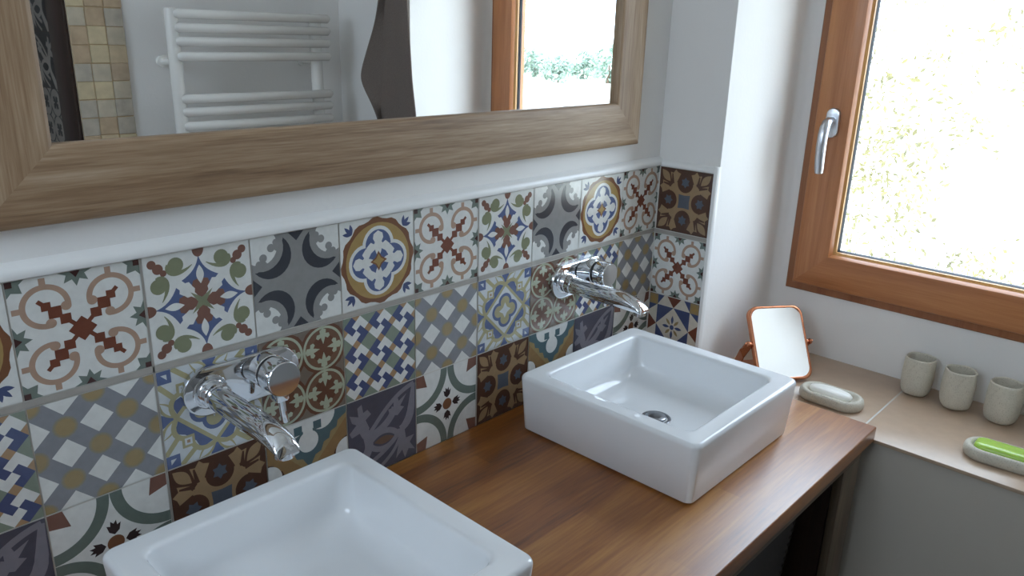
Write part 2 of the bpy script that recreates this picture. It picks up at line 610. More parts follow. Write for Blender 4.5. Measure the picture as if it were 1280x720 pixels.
def t_azure():
    p = Pat('ice')
    p.dia(2, 'straw', .5, .5, .39)
    p.dia(3, 'ice', .5, .5, .335)
    for r, c, l in ((.125, 'blue', 4), (.083, 'straw', 5)):
        p.four().disc(l, c, .5, .615, r, 22)
        p.one().sq(l, c, .5, .5, r)
    p.add(6, 'ice', [(.5 + r * math.cos(a), .5 + r * math.sin(a)) for k in range(8) for a, r in [(PI / 2 + PI / 4 * k, .11 if k % 2 == 0 else .055)]])
    p.four()
    p.add(1, 'blue', [(.5, .86), (.43, 1), (.57, 1)])
    p.lens(1, 'straw', .5, .86, .30, 1.02, .055)
    p.lens(2, 'ice', .48, .88, .315, 1.0, .03)
    p.lens(1, 'straw', .5, .86, .70, 1.02, .055)
    p.lens(2, 'ice', .52, .88, .685, 1.0, .03)
    p.add(1, 'blue', [(.53, .85), (.66, .90), (.70, .80), (.80, .70), (.90, .66), (.85, .53), (.69, .69)])
    p.line(2, 'straw', bez((.5, .86), (.58, .92), (.70, .93), (.74, .80), 8), .05)
    p.line(2, 'straw', bez((.86, .5), (.92, .58), (.93, .70), (.80, .74), 8), .05)
    p.line(1, 'straw', [(.70, .86), (.86, 1)], .05)
    p.line(1, 'straw', [(.86, .70), (1, .86)], .05)
    p.sq(3, 'straw', .775, .775, .062)
    p.sq(4, 'ice', .775, .775, .036)
    p.sq(5, 'amber', .775, .775, .016)
    p.sq(2, 'blue', .935, .935, .065)
    p.add(3, 'ice', [(.905, .91), (.96, .91), (.96, .965)])
    return p


def t_brown():
    p = Pat('brown')
    for i in (0, 1):
        for j in (0, 1):
            cx, cy = .25 + .5 * i, .25 + .5 * j
            p.one()
            p.arc(2, 'mint', cx, cy, .236, .028, 0, 360, 36)
            p.disc(1, 'brown_b', cx, cy, .225)
            p.disc(2, 'brown', cx, cy, .15)
            for k in range(4):
                a = PI / 2 * k
                ca, sa = math.cos(a), math.sin(a)
                fl = [(.045, 0), (.10, .02), (.125, .025), (.105, .06), (.125, .085), (.16, .075), (.165, .035), (.205, .04), (.225, .0)]
                fl = fl + [(x, -y) for x, y in fl[::-1][1:-1]]
                p.add(3, 'mint', [(cx + x * ca - y * sa, cy + x * sa + y * ca) for x, y in fl])
    p.one()
    for cx, cy in ((.5, .5), (0, .5), (1, .5), (.5, 0), (.5, 1), (0, 0), (1, 0), (0, 1), (1, 1)):
        p.add(1, 'taupe', [(cx + r * math.cos(a), cy + r * math.sin(a)) for k in range(8) for a, r in [(PI / 4 * k, .115 if k % 2 == 0 else .065)]])
    return p


def t_hounds():
    p = Pat('mid_green')
    w = 1 / 9
    def uv(P, Q):
        return ((P + Q) * w / 2, (P - Q) * w / 2)
    L = [(0, 0), (0, -1), (2, -1), (2, 1), (1, 1), (1, 0)]
    for i in range(3):
        for j in range(3):
            cu, cv = (i + .5) / 3, (j + .5) / 3
            for k in range(4):
                q = L
                for _ in range(k):
                    q = [(-b_, a) for a, b_ in q]
                p.add(1, ('white', 'navy')[k % 2], [(cu + uv(a, b_)[0], cv + uv(a, b_)[1]) for a, b_ in q])
    for i in range(4):
        for j in range(4):
            p.dia(2, 'amber', i / 3, (j + .5) / 3, w / 2)
            p.dia(2, 'amber', (i + .5) / 3, j / 3, w / 2)
    return p


def t_arcs():
    p = Pat('white')
    p.disc(2, 'umber', .5, .5, .075, 20)
    p.four()
    p.arc(1, 'pine', 1, 1, .445, .105, 180, 270, 24)
    p.add(1, 'brick', [(1, 1), (.86, 1), (.83, .83), (1, .88)])
    p.add(1, 'dark', [(.5, .585), (.545, .62), (.562, .69), (.53, .675), (.525, .725), (.5, .695), (.475, .725), (.47, .675), (.438, .69), (.455, .62)])
    return p


def t_dots():
    p = Pat('cocoa')
    p.disc(1, 'sand', .5, .5, .33)
    p.four()
    p.add(2, 'sand', [(.5, .5), (.62, .66), (.66, .80), (.60, .93), (.66, .95), (.70, .99), (.745, .93), (.80, .94), (.76, .80), (.755, .755), (.80, .76), (.94, .80), (.93, .745), (.99, .70), (.95, .66), (.93, .60), (.80, .66), (.66, .62)])
    p.disc(3, 'cocoa', .5, .79, .15)
    p.add(4, 'slate', [(.5 + r * math.cos(a), .80 + r * math.sin(a)) for k in range(12) for a, r in [(PI / 2 + PI / 6 * k, .085 if k % 2 == 0 else .055)]])
    p.line(4, 'cocoa', [(.71, .80), (.765, .745)], .02)
    p.lens(3, 'sand', .79, .79, .965, .965, .06)
    p.line(3, 'cocoa', [(.735, .765), (.76, .92)], [.05, .02])
    p.line(3, 'cocoa', [(.765, .735), (.92, .76)], [.05, .02])
    p.one()
    p.add(3, 'slate', [(.5 + r * math.cos(a), .5 + r * math.sin(a)) for k in range(8) for a, r in [(PI / 4 * (k + 1), .155 if k % 2 == 0 else .10)]])
    return p


def t_zigzag():
    p = Pat('cocoa')
    def saw(r, t, n):
        return [(.5 + q * math.cos(a), 1 + q * math.sin(a)) for k in range(2 * n + 1) for a, q in [(PI + PI * k / (2 * n), (r + (t if k % 2 else 0)) / (abs(math.cos(PI + PI * k / (2 * n))) + abs(math.sin(PI + PI * k / (2 * n)))) * 1.05)]]
    p.add(1, 'bronze', saw(.78, .05, 13))
    p.add(2, 'gold', saw(.60, .0, 12))
    p.add(3, 'teal', saw(.50, .05, 9))
    p.two()
    p.disc(4, 'white', .68, 1, .17)
    p.one().disc(4, 'white', .5, .74, .125)
    p.add(4, 'white', [(.44, 1), (.56, 1), (.56, .8), (.44, .8)])
    p.two()
    p.sq(5, 'teal', .62, .90, .05)
    p.disc(2, 'white', 1.0, .46, .16)
    p.disc(2, 'white', .86, .20, .17)
    p.add(2, 'white', [(1, .62), (1, 0), (.84, 0), (.84, .3)])
    p.sq(3, 'cocoa', .88, .40, .05)
    p.one().add(2, 'white', [(.45, 0), (.55, 0), (.55, .16), (.45, .16)])
    return p


def t_leaf():
    p = Pat('ink')
    c = 'mauve'
    p.line(1, c, bez((.04, .02), (.30, .36), (.36, .30), (.20, .66), 12), [.16, .15, .14, .13, .12, .12, .12, .12, .12, .12, .11, .11, .10])
    p.add(1, c, [(.30, .60), (.25, .72), (.33, .77), (.28, .84), (.22, .82), (.20, .93), (.14, .90), (.15, .79), (.03, .84), (.06, .74), (.12, .70), (.02, .62), (.05, .56), (.16, .58), (.20, .50)])
    p.line(1, c, bez((.24, .48), (.40, .60), (.60, .90), (.97, .96), 14), .06)
    p.line(1, c, bez((.97, .96), (.92, .70), (.96, .50), (.76, .42), 14), [.05, .06, .07, .08, .09, .10, .11, .11, .12, .12, .12, .12, .11, .1, .1])
    p.line(1, c, bez((.28, .48), (.5, .52), (.62, .60), (.68, .74), 12), .10)
    p.add(1, c, [(.60, .66), (.72, .62), (.82, .70), (.76, .73), (.86, .86), (.74, .80), (.72, .86), (.66, .84), (.66, .74), (.58, .74)])
    p.arc(1, c, .5, .22, .27, .07, 30, 150)
    p.arc(1, c, .5, .52, .25, .07, 215, 325)
    p.lens(2, 'umber2', .36, .385, .66, .37, .05)
    p.add(1, c, [(.72, .44), (.82, .42), (.84, .28), (.97, .28), (.90, .20), (.98, .08), (.88, .12), (.82, .02), (.78, .14), (.68, .06), (.72, .22)])
    p.line(1, c, bez((.76, .36), (.70, .20), (.60, .12), (.40, .02), 10), .05)
    p.line(1, c, bez((.72, .38), (.62, .28), (.50, .22), (.34, .16), 10), .06)
    return p


def t_star():
    p = Pat('cream')
    h = .33
    p.four()
    p.add(1, 'navy', [(.5, .5 + h), (.5 + h, .5 + h), (.5 + h, .5)])
    p.add(2, 'rust', [(.36, 1), (.64, 1), (.5, .5 + h)])
    p.add(1, 'navy', [(.70, 1), (1, 1), (1, .70), (.5 + h, .5 + h)])
    p.sq(2, 'gold', .91, .91, .085)
    p.add(3, 'ochre', [(.91 + r * math.cos(a), .91 + r * math.sin(a)) for k in range(10) for a, r in [(PI / 5 * k, .075 if k % 2 == 0 else .045)]])
    p.lens(2, 'navy', .5, .55, .5, .70, .026, 6)
    p.lens(2, 'gold', .535, .535, .63, .63, .024, 6)
    p.one().disc(3, 'navy', .5, .5, .042, 16)
    return p


def paint(bm, pat, place, mats, dark=False):
    """paint one tile: clip each patch to the tile and lay it a hair above the one beneath"""
    def clip(tri):
        for ax, sgn, lim in ((0, 1, 0), (0, -1, -1), (1, 1, 0), (1, -1, -1)):
            o = []
            for i, a in enumerate(tri):
                b_ = tri[(i + 1) % len(tri)]
                da, db = sgn * a[ax] - lim, sgn * b_[ax] - lim
                if da >= 0:
                    o.append(a)
                if (da >= 0) != (db >= 0):
                    t = da / (da - db)
                    o.append((a[0] + (b_[0] - a[0]) * t, a[1] + (b_[1] - a[1]) * t))
            tri = o
            if len(tri) < 3:
                return []
        return tri
    for rank, (lv, col, pts) in enumerate(sorted(pat.p, key=lambda q: q[0])):
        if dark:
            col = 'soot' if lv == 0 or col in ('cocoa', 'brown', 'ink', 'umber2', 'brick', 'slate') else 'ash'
        mi = mats.index(col) + 2
        for tr_ in tessellate_polygon([[Vector((a, b_, 0)) for a, b_ in pts]]):
            q = clip([pts[i] for i in tr_])
            if len(q) < 3:
                continue
            ar = sum(q[i][0] * q[(i + 1) % len(q)][1] - q[(i + 1) % len(q)][0] * q[i][1] for i in range(len(q)))
            if abs(ar) < 1e-7:
                continue
            if ar < 0:
                q = q[::-1]
            f = bm.faces.new([bm.verts.new(place(a, b_, rank * 5e-5)) for a, b_ in q])
            f.material_index = mi


PATS = dict(cross=t_cross(), olive=t_olive(), grey=t_grey(), circle=t_circle(), plaid=t_plaid(), azure=t_azure(), brown=t_brown(),
            hounds=t_hounds(), arcs=t_arcs(), dots=t_dots(), zigzag=t_zigzag(), leaf=t_leaf(), star=t_star())
NAMES = list(TC)
TH = .05             # tile face stands this far off the plaster
GX, RZ = .029, [(-.02, 1.0), (1.0, 2.0), (2.065, 3.065)]
def colx(k):
    """x of the k-th joint from the corner"""
    return -k - (GX if k > 4 else 0) - (GX if k > 8 else 0)
def span(k):
    a, b_ = colx(k + 1), colx(k)
    if k in (4, 8):
        b_ -= GX * .4
    if k in (3, 7):
        a += 0
    return a, b_
bm = new()
box(bm, -13.2, 0, -TH + .006, 0, -.02, 3.075, mi=0)
ROWS = [['arcs', 'leaf', 'zigzag', 'dots'], ['plaid', 'hounds', 'brown', 'azure'], ['cross', 'circle', 'grey', 'olive']]
for r, (za, zb) in enumerate(RZ):
    for k in range(12):
        xa, xb = span(k)
        g = .007
        A, B_, C_, D_ = xa + g, xb - g, za + (g if r else 0), zb - g
        paint(bm, PATS[ROWS[r][k % 4]], lambda u, v, e: (A + (B_ - A) * u, -TH - e, C_ + (D_ - C_) * v), NAMES)
# wide joints
def strip(bm, x0, x1, z0, z1):
    f = bm.faces.new([bm.verts.new(q) for q in ((x0, -TH - .001, z0), (x1, -TH - .001, z0), (x1, -TH - .001, z1), (x0, -TH - .001, z1))])
    f.material_index = 1
strip(bm, -13, 0, 2.004, 2.061)
for k in (4, 8):
    strip(bm, colx(k) - GX * .4 - .002, colx(k) + .003, 0, 3.06)
ts = obj_raw('tile_backsplash', bm, [M['grout'], M['grout_grey']] + [TC[n_] for n_ in NAMES], smooth=0)
tag(ts, 'long patchwork of patterned cement tiles on the wall behind both basins', 'wall tiles')
bm = new()
YE = -1.0
box(bm, -TH + .006, 0, YE - .02, -TH, -.02, 3.075, mi=0)
for r, n_ in enumerate(('star', 'cross', 'dots')):
    za, zb = RZ[r]
    paint(bm, PATS[n_], lambda u, v, e: (-TH - e, -TH - .02 + (YE + TH + .02) * (.01 + .985 * u), za + (zb - za) * (.007 + .985 * v)), NAMES)
f = bm.faces.new([bm.verts.new(q) for q in ((-TH - .001, -TH, 2.0), (-TH - .001, YE, 2.0), (-TH - .001, YE, 2.06), (-TH - .001, -TH, 2.06))])
f.material_index = 1
tr_ = obj_raw('tile_backsplash', bm, [M['grout'], M['grout_grey']] + [TC[n_] for n_ in NAMES], smooth=0)
tag(tr_, 'narrow column of three patterned tiles turning the corner beside the window recess', 'wall tiles')

# white profile along the top of the tiles and down the outer edge
bm = new()
prof = [(0, 3.06), (-.055, 3.06), (-.085, 3.075), (-.095, 3.10), (-.09, 3.14), (-.07, 3.165), (-.035, 3.18), (-.01, 3.20), (0, 3.20)]
loft(bm, [[(x, y, z) for y, z in prof] for x in (-13.2, 0)])
struct(obj('trim_1', bm, M['white_trim']))
bm = new()
loft(bm, [[(x * .7, y, 3.06 + (z - 3.06) * .75) for x, z in prof] for y in (-.05, -1.07)])
loft(bm, [[(-x_, y_, z) for x_, y_ in ((0, -1.0), (.055, -1.0), (.075, -1.01), (.08, -1.035), (.075, -1.06), (.05, -1.075), (-.02, -1.075))] for z in (-.22, 3.17)])
struct(obj('trim_2', bm, M['white_trim']))

# ------------------------------------------------------------------ big wall mirror
mr = root('wall_mirror', (-5, 0, 3.46))
tag(mr, 'large mirror in a wide pale oak frame above the tiled backsplash', 'mirror')
OX0, OX1, OZ0, OZ1 = -9.2, -.8, 3.465, 9.3
FW = .61
fp = [(0, -.0), (0, -.10), (.012, -.128), (.04, -.145), (.09, -.152), (.5, -.152), (.57, -.146), (.60, -.13), (FW, -.115), (FW, -.02), (FW - .1, 0)]
def board(a, b_, na, nb, m_):
    """one mitred board from outer corner a to b; na, nb point to the inner corners"""
    bm = new()
    loft(bm, [[(c[0] + n[0] * t, y, c[1] + n[1] * t) for t, y in fp] for c, n in ((a, na), (b_, nb))])
    obj('frame_board', bm, m_, mr)
board((OX0, OZ0), (OX1, OZ0), (1, 1), (-1, 1), M['oakX'])
board((OX1, OZ0), (OX1, OZ1), (-1, 1), (-1, -1), M['oakZ'])
board((OX1, OZ1), (OX0, OZ1), (-1, -1), (1, -1), M['oakX'])
board((OX0, OZ1), (OX0, OZ0), (1, -1), (1, 1), M['oakZ'])
bm = new()
box(bm, OX0 + FW - .03, OX1 - FW + .03, -.062, -.03, OZ0 + FW - .03, OZ1 - FW + .03)
g_ = obj('glass', bm, M['mirror'], mr, smooth=0)
g_['label'] = 'silvered mirror glass'

# ------------------------------------------------------------------ window in the recess
wn = root('window_1', (RX, (WY0 + WY1) / 2, WZ0))
struct(wn, 'varnished wooden window at the end of the recess')
def ring(bm, y0, y1, z0, z1, prof):
    """sweep a profile (inset, x) round a rectangle in the plane of the window wall"""
    loops = []
    for t, x in prof:
        loops.append([(x, y0 - t, z0 + t), (x, y1 + t, z0 + t), (x, y1 + t, z1 - t), (x, y0 - t, z1 - t)])
    rr = [[bm.verts.new(q) for q in l] for l in loops]
    n = len(rr)
    for i in range(n):
        a, b_ = rr[i], rr[(i + 1) % n]
        for k in range(4):
            bm.faces.new((a[k], a[(k + 1) % 4], b_[(k + 1) % 4], b_[k]))
bm = new()
ring(bm, WY0, WY1, WZ0, WZ1, [(0, RX + .5), (0, RX - .03), (.02, RX - .045), (.3, RX - .045), (.3, RX + .5)])
obj('frame', bm, M['win_fix'], wn)['label'] = 'fixed window frame, its wood darkened for the shade of the sash'
SI = .15
def sash_rail(axis):
    bm = new()
    pr = [(SI, RX - .05), (SI, RX - .14), (SI + .015, RX - .16), (SI + .03, RX - .165), (.675, RX - .165), (.70, RX - .16), (.735, RX - .10), (.735, RX + .25), (SI + .1, RX + .25)]
    y0, y1, z0, z1 = WY0, WY1, WZ0, WZ1
    cs = [(y0, z0, -1, 1), (y1, z0, 1, 1), (y1, z1, 1, -1), (y0, z1, -1, -1)]
    for i in ((0, 2) if axis == 'Y' else (1, 3)):
        loft(bm, [[(x, c[0] + c[2] * t, c[1] + c[3] * t) for t, x in pr] for c in (cs[i], cs[(i + 1) % 4])])
    return bm
obj('sash_rail', sash_rail('Y'), M['winY'], wn)
obj('sash_stile', sash_rail('Z'), M['winZ'], wn)
bm = new()
ring(bm, WY0, WY1, WZ0, WZ1, [(.72, RX + .06), (.735, RX - .075), (.775, RX - .045), (.785, RX + .06)])
obj('glazing_bead', bm, M['bead'], wn)['label'] = 'pale wooden glazing bead'
bm = new()
ring(bm, WY0, WY1, WZ0, WZ1, [(.76, RX + .075), (.76, RX - .03), (.802, RX + .03), (.802, RX + .075)])
obj('gasket', bm, M['gasket'], wn)
bm = new()
box(bm, RX + .05, RX + .07, WY1 + .74, WY0 - .74, WZ0 + .74, WZ1 - .74)
obj('pane', bm, M['glass'], wn, smooth=0)
# handle
HX, HY, HZ = RX - .165, -1.765, 3.745
bm = new()
lp = lambda x, s_: [(x, HY + q[0], HZ + q[1]) for q in rrect(0, 0, .105 * s_, .235 * s_, .105 * s_, 10)]
loft(bm, [lp(HX, 1), lp(HX - .05, 1), lp(HX - .065, .95), lp(HX - .07, .85)])
hr = obj('window_handle', bm, M['satin'], wn)
hr['label'] = 'satin metal window handle pointing down'
bm = new()
hp = [(HX - .05, HY, HZ + .03), (HX - .16, HY, HZ + .035), (HX - .25, HY, HZ + .01), (HX - .31, HY, HZ - .06), (HX - .335, HY, HZ - .18), (HX - .34, HY, HZ - .34), (HX - .325, HY, HZ - .52), (HX - .295, HY, HZ - .70), (HX - .28, HY, HZ - .77)]
tube(bm, hp, [.068, .068, .072, .076, .078, .078, .076, .072, .064], 18)
obj('lever', bm, M['satin'], hr, smooth=50)

w2 = root('fill_window', (XL, (SY0 + SY1) / 2, SZ0))  # invented window, out of view, brings sky light to the left side
struct(w2, 'small window added for fill light on the left wall, unseen behind the camera')
bm = new()
RX_, pr2 = XL - .5, [(0, .3), (0, -.1), (.35, -.1), (.4, -.05), (.4, .3)]
ring(bm, SY0, SY1, SZ0, SZ1, [(t, RX_ - x) for t, x in pr2])
obj('frame', bm, M['winZ'], w2)
bm = new()
box(bm, RX_ - .05, RX_, SY1 + .38, SY0 - .38, SZ0 + .38, SZ1 - .38)
obj('pane', bm, M['glass'], w2, smooth=0)

# ------------------------------------------------------------------ stone ledge
lg = root('stone_ledge', (1.2, -3.6, LED - .055))
tag(lg, 'beige stone window ledge of two slabs beneath the wooden window', 'ledge')
YJ = -3.6
bm = new(); box(bm, -.035, RX + .005, YJ + .012, YR0 + .03, LED - .055, LED, .008)
obj('slab', bm, M['stone'], lg)
bm = new(); box(bm, -.035, RX + .005, YS, YJ - .012, LED - .055, LED, .008)
obj('slab', bm, M['stone'], lg)
bm = new(); box(bm, -.03, RX, YJ - .02, YJ + .02, LED - .05, LED - .004)
obj('joint', bm, M['grout'], lg)['label'] = 'pale grout joint between the slabs'

# ------------------------------------------------------------------ worktop and vanity
bm = new(); box(bm, -12.5, -.06, -3.87, -.045, -.24, -.02, .02, 3)
wt = obj('worktop', bm, M['worktop'])
tag(wt, 'long butcher-block wooden worktop carrying the two white basins', 'worktop')
va = root('vanity_unit', (-6, -2, -ZF))
tag(va, 'open wooden vanity frame with dark recesses under the worktop', 'vanity')
VX1 = -.28
bm = new(); box(bm, -12.3, VX1, -3.8, -3.66, -.42, -.24, .01)
obj('rail', bm, M['vanityX'], va)
for px_, wd_ in ((VX1 - .6, .6), (-4.5, .4), (-8.4, .4), (-12.3, .4)):
    bm = new(); box(bm, px_, px_ + wd_, -3.8, -3.68, -ZF, -.42, .015)
    obj('post', bm, M['vanity'], va)
for px_ in (VX1 - .4, -12.3):
    bm = new(); box(bm, px_, px_ + .4, -.5, -.1, -ZF, -.24, .015)
    obj('post', bm, M['vanity'], va)
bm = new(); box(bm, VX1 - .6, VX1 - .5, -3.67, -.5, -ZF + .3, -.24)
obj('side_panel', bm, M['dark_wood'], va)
bm = new(); box(bm, -12.2, VX1 - .12, -3.7, -.2, -2.55, -2.4, .01)
obj('shelf', bm, M['vanityX'], va)
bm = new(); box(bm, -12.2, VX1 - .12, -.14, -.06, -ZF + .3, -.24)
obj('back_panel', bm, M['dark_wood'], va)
bm = new(); box(bm, -12.2, VX1 - .12, -3.7, -.2, -ZF + .3, -ZF + .45, .01)
obj('shelf', bm, M['vanityX'], va)

def basket(cx, cy, z, hx, hy, h):
    """woven basket: wavering weave rows and a rolled rim"""
    bm = new()
    loops = []
    rows = 26
    for i in range(rows + 1):
        zz = z + h * i / rows
        s_ = .93 + .07 * i / rows
        pts = rrect(cx, cy, hx * s_, hy * s_, .18, 8)
        o = []
        for k, q in enumerate(pts):
            d = .018 * (1 if (k + i) % 2 else -1)
            nx, ny = (q[0] - cx) / hx, (q[1] - cy) / hy
            o.append((q[0] + d * (nx if abs(nx) > abs(ny) else 0), q[1] + d * (ny if abs(ny) >= abs(nx) else 0), zz))
        loops.append(o)
    inner = [[(cx + (p_[0] - cx) * .94, cy + (p_[1] - cy) * .94, p_[2]) for p_ in l] for l in (loops[-1], loops[2])]
    loft(bm, loops + inner)
    return bm
BASK = [(-2.7, 'dark woven basket under the worktop beside the right end post'), (-6.2, 'dark woven basket on the vanity shelf below the left basin')]
bk = root('storage_basket', (BASK[0][0], -2.1, -2.4))
obj('body', basket(BASK[0][0], -2.1, -2.4, 1.5, 1.35, 1.45), M['wicker'], bk, smooth=0)
bm = new()
tube(bm, [(p_[0], p_[1], -.95) for p_ in rrect(BASK[0][0], -2.1, 1.5, 1.35, .18, 8)] + [(BASK[0][0] + 1.5, -2.1 + 1.35 - .18, -.95)], .05, 8)
obj('rim', bm, M['wicker'], bk)
tag(bk, BASK[0][1], 'basket', 'dark baskets in the vanity')

# ------------------------------------------------------------------ basins
def make_basin(cx, cy):
    r = root('washbasin', (cx, cy, -.02))
    hx, hy, zt, zb = 1.285, 1.325, .78, -.02
    L = []
    def add(ix, z, rad):
        L.append([(q[0], q[1], z) for q in rrect(cx, cy, hx - ix, hy - ix, rad, 10)])
    add(.12, zb, .06)
    add(.11, zb, .09)
    add(.11, zb + .022, .09)
    add(.072, zb + .022, .09)
    add(.056, zb + .036, .09)
    add(.01, zt - .07, .10)
    for k in range(7):
        a = PI / 2 * k / 6
        add(.01 + .045 * (1 - math.cos(a)), zt - .055 + .055 * math.sin(a), .10)
    add(.20, zt, .12)
    for k in range(6):
        a = PI / 2 * k / 5
        add(.215 + .05 * math.sin(a), zt - .05 * (1 - math.cos(a)), .13)
    # bowl wall then a wide fillet into the floor
    add(.30, zt - .22, .16)
    for k in range(9):
        a = PI / 2 * k / 8
        add(.335 + .26 * (1 - math.cos(a)), zt - .36 - .22 * math.sin(a), .18 + .2 * k / 8)
    add(.85, zt - .593, .3)
    add(1.05, zt - .605, .23)
    bm = new()
    loft(bm, L)
    obj('bowl', bm, M['ceramic'], r, smooth=50)
    bm = new()
    zf = zt - .605
    lathe(bm, (cx, cy, zf - .03), (0, 0, 1), [(.20, 0), (.20, .035), (.19, .045), (.165, .045), (.155, .03), (.15, .02)], 40)
    dr = obj('drain', bm, M['steel'], r)
    dr['label'] = 'round metal drain'
    bm = new()
    lathe(bm, (cx, cy, zf - .02), (0, 0, 1), [(.12, 0), (.135, .02), (.135, .05), (.12, .06), (.06, .066), (.01, .068)], 40)
    obj('plug', bm, M['steel'], dr)
    return r
b1 = make_basin(-2.395, -1.805)
tag(b1, 'square white ceramic basin near the window, its drain showing', 'basin', 'white countertop basins')
b2 = copy_tree(b1)
b2.location = W((-7.56, -1.82, -.02))
tag(b2, 'square white ceramic basin cut off by the bottom edge, below the lever tap', 'basin', 'white countertop basins')

# ------------------------------------------------------------------ wall taps
def make_tap(sx, z):
    y0 = -TH - .006
    r = root('wall_tap', (sx, 0, z))
    bm = new()
    xa, xb, hr_ = sx - .255, sx + .955, .245
    cx, hx = (xa + xb) / 2, (xb - xa) / 2
    lp = lambda y, i: [(q[0], y, q[1]) for q in rrect(cx, z, hx - i, hr_ - i, hr_ - i, 16)]
    loft(bm, [lp(y0, 0), lp(y0 - .045, 0), lp(y0 - .058, .006), lp(y0 - .064, .02)])
    obj('wall_plate', bm, M['chrome'], r, smooth=30)
    # spout: collar, straight barrel, slanted end
    bm = new()
    lathe(bm, (sx, y0 - .06, z), (0, -1, 0), [(.168, 0), (.168, .012), (.155, .02), (.135, .02), (.135, .07), (.128, .075), (.128, .085), (.135, .09), (.135, .16), (.115, .165), (.113, .18)], 48)
    sp = obj('spout', bm, M['chrome'], r, smooth=40)
    bm = new()
    n = 48
    R = .118
    ys = [y0 - .2 - i * .08 for i in range(10)]
    loops = [[(sx + R * math.cos(2 * PI * k / n), y, z - .012 + R * math.sin(2 * PI * k / n)) for k in range(n)] for y in ys]
    # rounded nose: the top curves down to the outlet, the underside stays straight
    def nose(t, w):
        top = R * (1 - 1.75 * (1 - math.sqrt(max(0, 1 - t ** 2.4))))
        h, c_ = (top + R) / 2, (top - R) / 2
        return [(sx + R * w * math.cos(2 * PI * k / n), y0 - .95 - .47 * t, z - .012 + c_ + h * math.sin(2 * PI * k / n)) for k in range(n)]
    loops += [nose(t, w) for t, w in ((.02, 1), (.15, 1), (.3, 1), (.45, 1), (.58, 1), (.7, 1), (.8, .995), (.88, .98), (.94, .95), (.98, .90), (1, .82))]
    loft(bm, loops)
    obj('barrel', bm, M['chrome'], sp, smooth=45)
    bm = new()
    lathe(bm, (sx, y0 - 1.34, z - .10), (0, 0, -1), [(.085, 0), (.085, .05), (.075, .055), (.07, .04)], 32)
    obj('aerator', bm, M['chrome'], sp)
    # handle
    hx_ = sx + .57
    hz = z + .065
    bm = new()
    lathe(bm, (hx_, y0 - .055, hz), (0, -1, 0), [(.175, 0), (.175, .13), (.168, .137)], 48)
    hb = obj('cartridge_sleeve', bm, M['chrome'], r, smooth=40)
    bm = new()
    lathe(bm, (hx_, y0 - .18, hz), (0, -1, 0), [(.164, 0), (.164, .065)], 48)
    obj('groove', bm, M['chrome_dark'], hb)['label'] = 'dark groove in the sleeve'
    bm = new()
    # knob: a barrel whose face is cut at a slant, flat below where the lever sits
    n = 48
    kl = []
    R = .178
    for y, s_ in ((-.232, .955), (-.24, 1), (-.27, 1), (-.30, 1)):
        kl.append([(hx_ + R * s_ * math.cos(2 * PI * k / n), y0 + y, hz + R * s_ * math.sin(2 * PI * k / n)) for k in range(n)])
    def kface(s_, ext):
        return [(hx_ + R * s_ * math.cos(2 * PI * k / n), y0 - .41 - ext, hz + R * s_ * math.sin(2 * PI * k / n)) for k in range(n)]
    kl += [kface(1, 0), kface(.985, .012), kface(.94, .02), kface(.5, .02)]
    loft(bm, kl)
    kb = obj('knob', bm, M['chrome'], r, smooth=35)
    bm = new()
    box(bm, hx_ - .08, hx_ + .06, y0 - .40, y0 - .25, hz - .25, hz - .10, .025)
    obj('lever_socket', bm, M['chrome'], kb)
    bm = new()
    tube(bm, [(hx_ + .0, y0 - .33, hz - .20), (hx_ + .005, y0 - .345, hz - .34), (hx_ + .01, y0 - .36, hz - .47), (hx_ + .01, y0 - .362, hz - .485)], [.036, .036, .036, .028], 20)
    obj('lever', bm, M['chrome'], kb, smooth=50)
    return r
t1 = make_tap(-2.36, 1.66)
tag(t1, 'chrome wall tap over the basin nearer the window', 'tap', 'chrome wall taps')
t2 = copy_tree(t1)
t2.location = W((-7.575, 0, 1.69))
tag(t2, 'chrome wall tap with its lever rod hanging down, left of the other', 'tap', 'chrome wall taps')

# ------------------------------------------------------------------ things on the ledge
def tumbler(cx, cy):
    bm = new()
    n = 40
    def lp(r, z, e=2.5):
        o = []
        for k in range(n):
            a = 2 * PI * k / n
            c_, s_ = math.cos(a), math.sin(a)
            q = (abs(c_) ** e + abs(s_) ** e) ** (-1 / e)
            o.append((cx + r * q * c_, cy + r * q * s_, LED + z))
        return o
    prof = [(.06, 0), (.13, .004), (.165, .02), (.19, .05), (.207, .10), (.218, .18), (.223, .28), (.222, .40), (.217, .50), (.211, .585), (.207, .605), (.197, .615), (.186, .608), (.182, .59), (.186, .45), (.188, .25), (.175, .12), (.12, .07), (.03, .065)]
    loft(bm, [lp(r, z) for r, z in prof])
    return bm
CUPS = [(1.99, -3.76, 'grey stone tumbler at the left end of the row under the window'), (1.915, -4.345, 'grey stone tumbler second from the left in the row under the window'),
        (1.90, -4.955, 'grey stone tumbler third from the left, behind the green soap'), (1.89, -5.565, 'grey stone tumbler cut off by the right picture edge')]
cup = obj('tumbler', tumbler(CUPS[0][0], CUPS[0][1]), M['dish_stone'], smooth=60, o=(CUPS[0][0], CUPS[0][1], LED))
for i, (x, y, lb) in enumerate(CUPS):
    c_ = cup if i == 0 else copy_tree(cup)
    c_.location = W((x, y, LED))
    c_.rotation_euler.z = (.0, .5, -.3, .8)[i]
    tag(c_, lb, 'tumbler', 'stone tumblers on the ledge')

